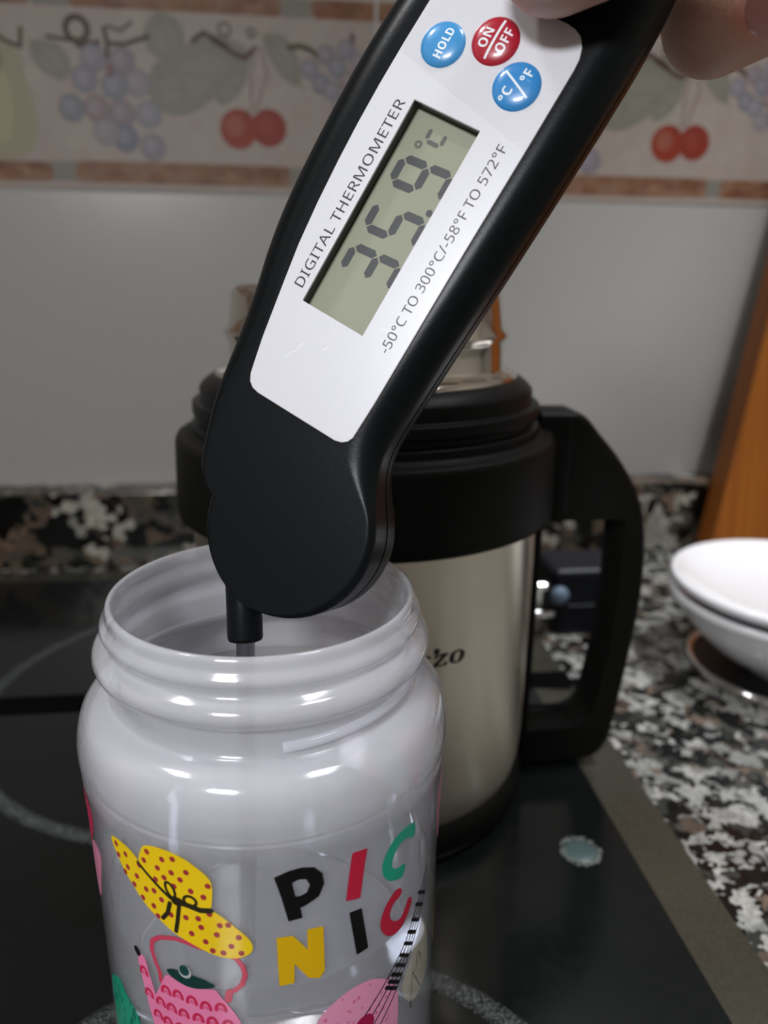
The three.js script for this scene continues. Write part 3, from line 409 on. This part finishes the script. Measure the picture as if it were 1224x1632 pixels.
  part('button_film', film, new THREE.MeshPhysicalMaterial({ color: 0xffffff, transmission: 1, thickness: 0, roughness: .12, ior: 1.5, bumpMap: fm, bumpScale: .0002 }), t, 'clear film over the buttons');
  // probe, hanging straight down from the hinge: in world space, then brought into the thermometer's own axes
  const inv = TQ.clone().invert(), toLocal = (p) => new THREE.Vector3(...p).sub(TO).applyQuaternion(inv);
  const a = toLocal([-.0096, .1145, -.1363]), b = toLocal([-.00943, .1038, -.1331]), c = toLocal([-.0123, .0075, -.1351]);
  const rod = (p, q, prof) => { const d = q.clone().sub(p), len = d.length(), g = lathe(prof(len * 1000), 32); g.applyQuaternion(new THREE.Quaternion().setFromUnitVectors(new THREE.Vector3(0, 1, 0), d.normalize())); g.translate(p.x, p.y, p.z); return g; };
  part('probe_sleeve', rod(a, b, (l) => [[0, -6], [3.3, -6], [3.3, l - .7], [3.1, l - .2], [2.6, l], [0, l]]), blk, t);
  part('probe', rod(b, c, (l) => [[0, -3], [1.75, -3], [1.75, l - 12], [1.6, l - 8], [.9, l - 1], [.3, l], [0, l]]), std(lin(.36, .36, .40), .3, 1), t, 'steel probe rod');
}

// ------------------------------------------------------------ hand: one surface from joints (mm, in the thermometer's axes)
{
  const t = thing('hand', 'hand pinching the top of the thermometer between thumb and fingers', 'hand', TO.toArray()); t.quaternion.copy(TQ);
  const skin = std(lin(.60, .35, .27), .5, 0, { bumpMap: speckle, bumpScale: .00008, clearcoat: .12, clearcoatRoughness: .4 });
  const J = [ // chains of [x, y, z, radius]
    [[-6.4, 99.6, 9.8, 9.4], [5.5, 109, 13, 9.8], [24, 131, 19, 9.6], [36, 164, 17, 11.5], [44, 212, 0, 15]],
    [[13, 114.8, -21, 8.9], [19, 126, -25, 9.6], [27, 142, -31, 9.4], [38, 172, -42, 9.8], [40, 212, -32, 12]],
    [[-4, 137, -20, 7.8], [6, 145, -20, 9], [18, 160, -28, 9.4], [22, 190, -48, 9.8], [22, 226, -36, 12]],
    [[-9, 152, -20, 7.4], [-1, 161, -26, 8.4], [5, 176, -34, 8.6], [5, 206, -46, 9.2], [8, 238, -34, 11.5]],
    [[-12, 172, -15, 6.6], [-9, 181, -21, 7.2], [-9, 194, -28, 7.6], [-10, 220, -36, 8.2], [-4, 246, -26, 10.5]],
    [[44, 212, 0, 15], [70, 275, -2, 20]], [[40, 212, -32, 12], [72, 275, -8, 20]], [[22, 226, -36, 12], [70, 278, -10, 20]], [[8, 238, -34, 11.5], [66, 280, -10, 19]], [[-4, 246, -26, 10.5], [62, 282, -8, 19]],
    [[40, 212, -32, 12], [-4, 246, -26, 11]], [[40, 206, -8, 14], [22, 236, -22, 14]],
    [[68, 278, -4, 22], [92, 318, 0, 25], [135, 372, 8, 29]],
  ];
  const bones = []; J.forEach((c) => { for (let i = 0; i < c.length - 1; i++) bones.push([c[i], c[i + 1]]); });
  const sd = (x, y, z, [a, b]) => { const bx = b[0] - a[0], by = b[1] - a[1], bz = b[2] - a[2], px = x - a[0], py = y - a[1], pz = z - a[2], h = Math.min(1, Math.max(0, (px * bx + py * by + pz * bz) / (bx * bx + by * by + bz * bz))); return Math.hypot(px - bx * h, py - by * h, pz - bz * h) - (a[3] + (b[3] - a[3]) * h); };
  const soft = (a, b, r) => { const h = Math.max(r - Math.abs(a - b), 0) / r; return Math.min(a, b) - h * h * r / 4; };
  const mesh = (C, Hh, N) => {          // fingers stay apart: a sharp join between them, a soft one along the palm
    const mc = new MarchingCubes(N, skin, false, false, 300000), F = mc.field;
    for (let z = 0; z < N; z++) for (let y = 0; y < N; y++) for (let x = 0; x < N; x++) {
      const X = C[0] + (x - N / 2) / (N / 2) * Hh, Y = C[1] + (y - N / 2) / (N / 2) * Hh, Z = C[2] + (z - N / 2) / (N / 2) * Hh, palm = 1.2 + 8 * THREE.MathUtils.smoothstep(Y, 165, 215); let d = 60;
      for (const b of bones) { const e = sd(X, Y, Z, b); if (e < d + 10) d = soft(d, e, palm); }
      F[x + y * N + z * N * N] = -d;
    }
    mc.isolation = 0; mc.update();
    let g = new THREE.BufferGeometry(); const cnt = mc.count, P = new Float32Array(cnt * 3); for (let i = 0; i < cnt; i++) for (let c = 0; c < 3; c++) P[i * 3 + c] = (C[c] + mc.positionArray[i * 3 + c] * Hh) * .001;
    g.setAttribute('position', new THREE.BufferAttribute(P, 3)); g = mergeVertices(g, 3e-5); g.computeVertexNormals();
    const n = g.attributes.normal, p = g.attributes.position; let s = 0; for (let i = 0; i < p.count; i++) s += n.getY(i) * (p.getY(i) - C[1] * .001) + n.getZ(i) * (p.getZ(i) - C[2] * .001);
    if (s < 0) { const ix = g.index.array; for (let i = 0; i < ix.length; i += 3) { const q = ix[i]; ix[i] = ix[i + 1]; ix[i + 1] = q; } g.computeVertexNormals(); }
    return g;
  };
  const g = mergeGeometries([mesh([22, 150, -14], 66, 126), mesh([95, 292, -5], 125, 100)]);
  { const p = g.attributes.position, uv = new Float32Array(p.count * 2); for (let i = 0; i < p.count; i++) { uv[i * 2] = (p.getX(i) + .6 * p.getZ(i)) * 12; uv[i * 2 + 1] = (p.getY(i) - .5 * p.getZ(i)) * 12; } g.setAttribute('uv', new THREE.BufferAttribute(uv, 2)); }
  part('skin', g, skin, t);
  const nail = (pos, normal, along, w, l) => { const s = new THREE.SphereGeometry(1, 28, 16, 0, Math.PI * 2, 0, 1.15); s.scale(w, .0022, l); const nn = new THREE.Vector3(...normal).normalize(), al = new THREE.Vector3(...along), z = al.sub(nn.clone().multiplyScalar(al.dot(nn))).normalize(), x = nn.clone().cross(z); s.applyMatrix4(new THREE.Matrix4().makeBasis(x, nn, z)); s.translate(...pos.map((q) => q * .001)); part('fingernail', s, std(lin(.62, .27, .24), .22, 0, { clearcoat: .7, clearcoatRoughness: .1 }), t); };
  nail([22.2, 117.4, -13.8], [.70, -.25, .66], [.6, .6, -.35], .0058, .0075);
}

// ------------------------------------------------------------ wooden board
{
  const wood = canvasTexture(512, 1024, (g, w, h) => { g.fillStyle = '#a9641a'; g.fillRect(0, 0, w, h); for (let i = 0; i < 420; i++) { const x = rnd() * w; g.strokeStyle = rnd() < .5 ? 'rgba(120,62,8,.16)' : 'rgba(196,128,44,.14)'; g.lineWidth = 1 + rnd() * 5; g.beginPath(); g.moveTo(x, 0); g.bezierCurveTo(x + rnd() * 16 - 8, h * .3, x + rnd() * 16 - 8, h * .7, x + rnd() * 20 - 10, h); g.stroke(); } });
  const t = thing('chopping_board', 'orange-brown wooden chopping board leaning on the tiles behind the bowls', 'chopping board', [.2585, -.003, -.4305]);
  const s = new THREE.Shape(); s.moveTo(0, 0); s.lineTo(.24, 0); s.lineTo(.24, .30); s.quadraticCurveTo(.24, .312, .228, .312); s.lineTo(.062, .312); s.quadraticCurveTo(.05, .312, .0472, .30); s.closePath();
  const g = new THREE.ExtrudeGeometry(s, { depth: .016, bevelEnabled: true, bevelSize: .0015, bevelThickness: .0015, bevelSegments: 3, bevelOffset: -.0015 }); metreUV(g, 3.2); g.translate(0, .0006, -.016);
  const m = part('board', g, std(lin(.74, .62, .34), .5, 0, { map: wood }), t); m.rotation.x = -.075;
}

// ------------------------------------------------------------ bowls in a metal dish
{
  const china = std(lin(.80, .80, .82), .16, 0, { clearcoat: .6, clearcoatRoughness: .05 });
  const at = [.2225, -.0029, -.2945];
  const dish = thing('metal_dish', 'small dark dish with a chrome rim under the white bowls', 'dish', at);
  part('pan', lathe([[0, .2], [38, .2], [40, 2.4], [40.5, 3.4], [38.8, 3.6], [37.6, 2.2], [0, 1.2]], 96), std(lin(.008, .007, .006), .5), dish);
  const rim = new THREE.TorusGeometry(.0415, .0019, 14, 110); rim.rotateX(Math.PI / 2); rim.translate(0, .0035, 0); part('rim', rim, std(lin(.75, .74, .73), .1, 1), dish, 'chrome rim');
  const bowlProfile = [[0, 0], [17, 0], [18, 1.2], [18.4, 3.2], [24, 5], [33, 10], [42, 18], [48.5, 26], [51.6, 31.4], [53.4, 33.4], [54.6, 34.8], [54.4, 36.6], [52.8, 37.2], [50.8, 36.4], [47.6, 33.4], [41, 29.2], [31, 26], [18, 24.4], [0, 24]];
  const lower = thing('bowl', 'lower white bowl of the nested pair, in the metal dish', 'bowl', [at[0], at[1] + .0016, at[2]]);
  part('bowl_wall', lathe(bowlProfile, 110), china, lower);
  const upper = thing('bowl', 'upper white bowl of the nested pair, open at the top', 'bowl', [at[0], at[1] + .0374 - .0072, at[2]]);
  part('bowl_wall', lathe([[0, -3], [12, -3], [13, -2], [30, -.6], [44, 5.5], [50.5, 10.2], [53.4, 11.8], [54.4, 13.2], [54, 15], [52.6, 15.6], [50.8, 14.8], [46.6, 11.4], [40, 8], [30, 5], [15, 3.4], [0, 3]], 110), china, upper);
}

// ------------------------------------------------------------ small dark gadget behind the handle
{
  const t = thing('kitchen_gadget', 'small dark navy plastic gadget with a pale blue knob behind the flask handle', 'gadget', [.1435, -.0028, -.352]);
  const navy = std(lin(.004, .005, .009), .4, 0, { specularIntensity: .5 });
  part('base_block', rbox(-.015, .014, .0002, .018, -.013, .013, .003), navy, t);
  part('top_block', rbox(-.019, .019, .0165, .036, -.016, .015, .004), navy, t);
  part('seam_strip', rbox(-.010, .017, .0162, .0172, .0125, .0148, .0004), std(lin(.018, .021, .028), .4), t);
  const kn = new THREE.SphereGeometry(.0046, 28, 20); kn.scale(1, 1, .7); kn.translate(-.0155, .0235, .0165); part('knob', kn, std(lin(.13, .19, .27), .45), t, 'pale blue knob');
  for (const y of [.011, .0255]) { const g = new THREE.CylinderGeometry(.0022, .0022, .012, 20); g.rotateZ(Math.PI / 2); g.translate(-.0215, y, .009); part('stud', g, std(lin(.8, .8, .8), .12, 1), t, 'chrome stud'); }
}

// ------------------------------------------------------------ lamps
function aimed(o, pos, aim) { o.position.set(...pos); o.lookAt(...aim); }
{
  const t = thing('pendant_lamp', 'white rectangular lamp hanging above and in front of the hob', 'lamp', LAMP_POS);
  const dir = new THREE.Vector3(...LAMP_AIM).sub(new THREE.Vector3(...LAMP_POS)).normalize();
  const head = new THREE.Group(); head.name = 'lamp_head'; t.add(head); head.quaternion.setFromUnitVectors(new THREE.Vector3(0, 0, 1), dir);
  part('housing', rbox(-LAMP_W / 2 - .006, LAMP_W / 2 + .006, -LAMP_H / 2 - .006, LAMP_H / 2 + .006, -.03, -.002, .004), std(lin(.7, .7, .7), .4), head);
  const em = std(0xffffff, .5); em.emissive = lin(1, .98, .95); em.emissiveIntensity = 2; part('diffuser', box(-LAMP_W / 2, LAMP_W / 2, -LAMP_H / 2, LAMP_H / 2, -.002, 0), em, head);
  part('cord', new THREE.CylinderGeometry(.002, .002, room.ceil - LAMP_POS[1] - .02, 10).translate(0, (room.ceil - LAMP_POS[1] + .02) / 2, 0), std(0x222222, .6), t);
  const l = new THREE.RectAreaLight(lin(.97, .99, 1.03), LAMP_POWER, LAMP_W, LAMP_H); l.name = 'lamp_light'; scene.add(l);
  l.position.set(LAMP_POS[0] + dir.x * .004, LAMP_POS[1] + dir.y * .004, LAMP_POS[2] + dir.z * .004);
  l.lookAt(LAMP_POS[0] + dir.x, LAMP_POS[1] + dir.y, LAMP_POS[2] + dir.z);
}
function ceilingLamp(label, P, size, power) {
  const t = thing('ceiling_lamp', label, 'lamp', P), h = size / 2;
  part('housing', rbox(-h - .015, h + .015, .004, room.ceil - P[1], -h - .015, h + .015, .004), std(lin(.8, .8, .8), .5), t);
  const em = std(0xffffff, .5); em.emissive = lin(1, .98, .96); em.emissiveIntensity = 2; part('diffuser', box(-h, h, 0, .004, -h, h), em, t);
  const l = new THREE.RectAreaLight(lin(.97, .99, 1.02), power, size, size); l.name = 'ceiling_light'; l.position.set(P[0], P[1] - .004, P[2]); l.lookAt(P[0], 0, P[2] + .0001); scene.add(l);
}
{
  const t = thing('added_spot', 'added unseen round spot lamp, aimed to brighten the bowls', 'lamp', SPOT_POS), d = new THREE.Vector3(...SPOT_AIM).sub(new THREE.Vector3(...SPOT_POS)).normalize();
  const head = new THREE.Group(); head.name = 'lamp_head'; t.add(head); head.quaternion.setFromUnitVectors(new THREE.Vector3(0, -1, 0), d);
  part('shade', lathe([[24, 2], [26, 2], [27, 4], [24, 40], [8, 52], [0, 52], [0, 48], [7, 48], [21, 38], [24, 2]], 40), std(lin(.6, .6, .6), .4), head);
  const em = std(0xffffff, .5); em.emissive = lin(1, .98, .96); em.emissiveIntensity = 2; part('diffuser', lathe([[0, 8], [23, 8], [23, 10], [0, 10]], 40), em, head);
  part('cord', new THREE.CylinderGeometry(.002, .002, room.ceil - SPOT_POS[1] - .04, 10).translate(0, (room.ceil - SPOT_POS[1] + .04) / 2, 0), std(0x222222, .6), t);
  const l = new THREE.SpotLight(lin(.97, .99, 1.02), SPOT_POWER, 0, .43, .55, 2); l.name = 'added_spot_light'; l.shadow.radius = 1.1; l.position.set(SPOT_POS[0] + d.x * .002, SPOT_POS[1] + d.y * .002, SPOT_POS[2] + d.z * .002); l.target.position.set(...SPOT_AIM); scene.add(l, l.target);
}
ceilingLamp('added unseen square fill lamp on the kitchen ceiling right of the hob', FILL_POS, FILL_SIZE, FILL_POWER);
ceilingLamp('smaller square white lamp on the kitchen ceiling at the left', SIDE_POS, SIDE_SIZE, SIDE_POWER);

scene.traverse((o) => { if (o.isMesh) { o.castShadow = true; o.receiveShadow = true; } });
renderer.render(scene, camera);
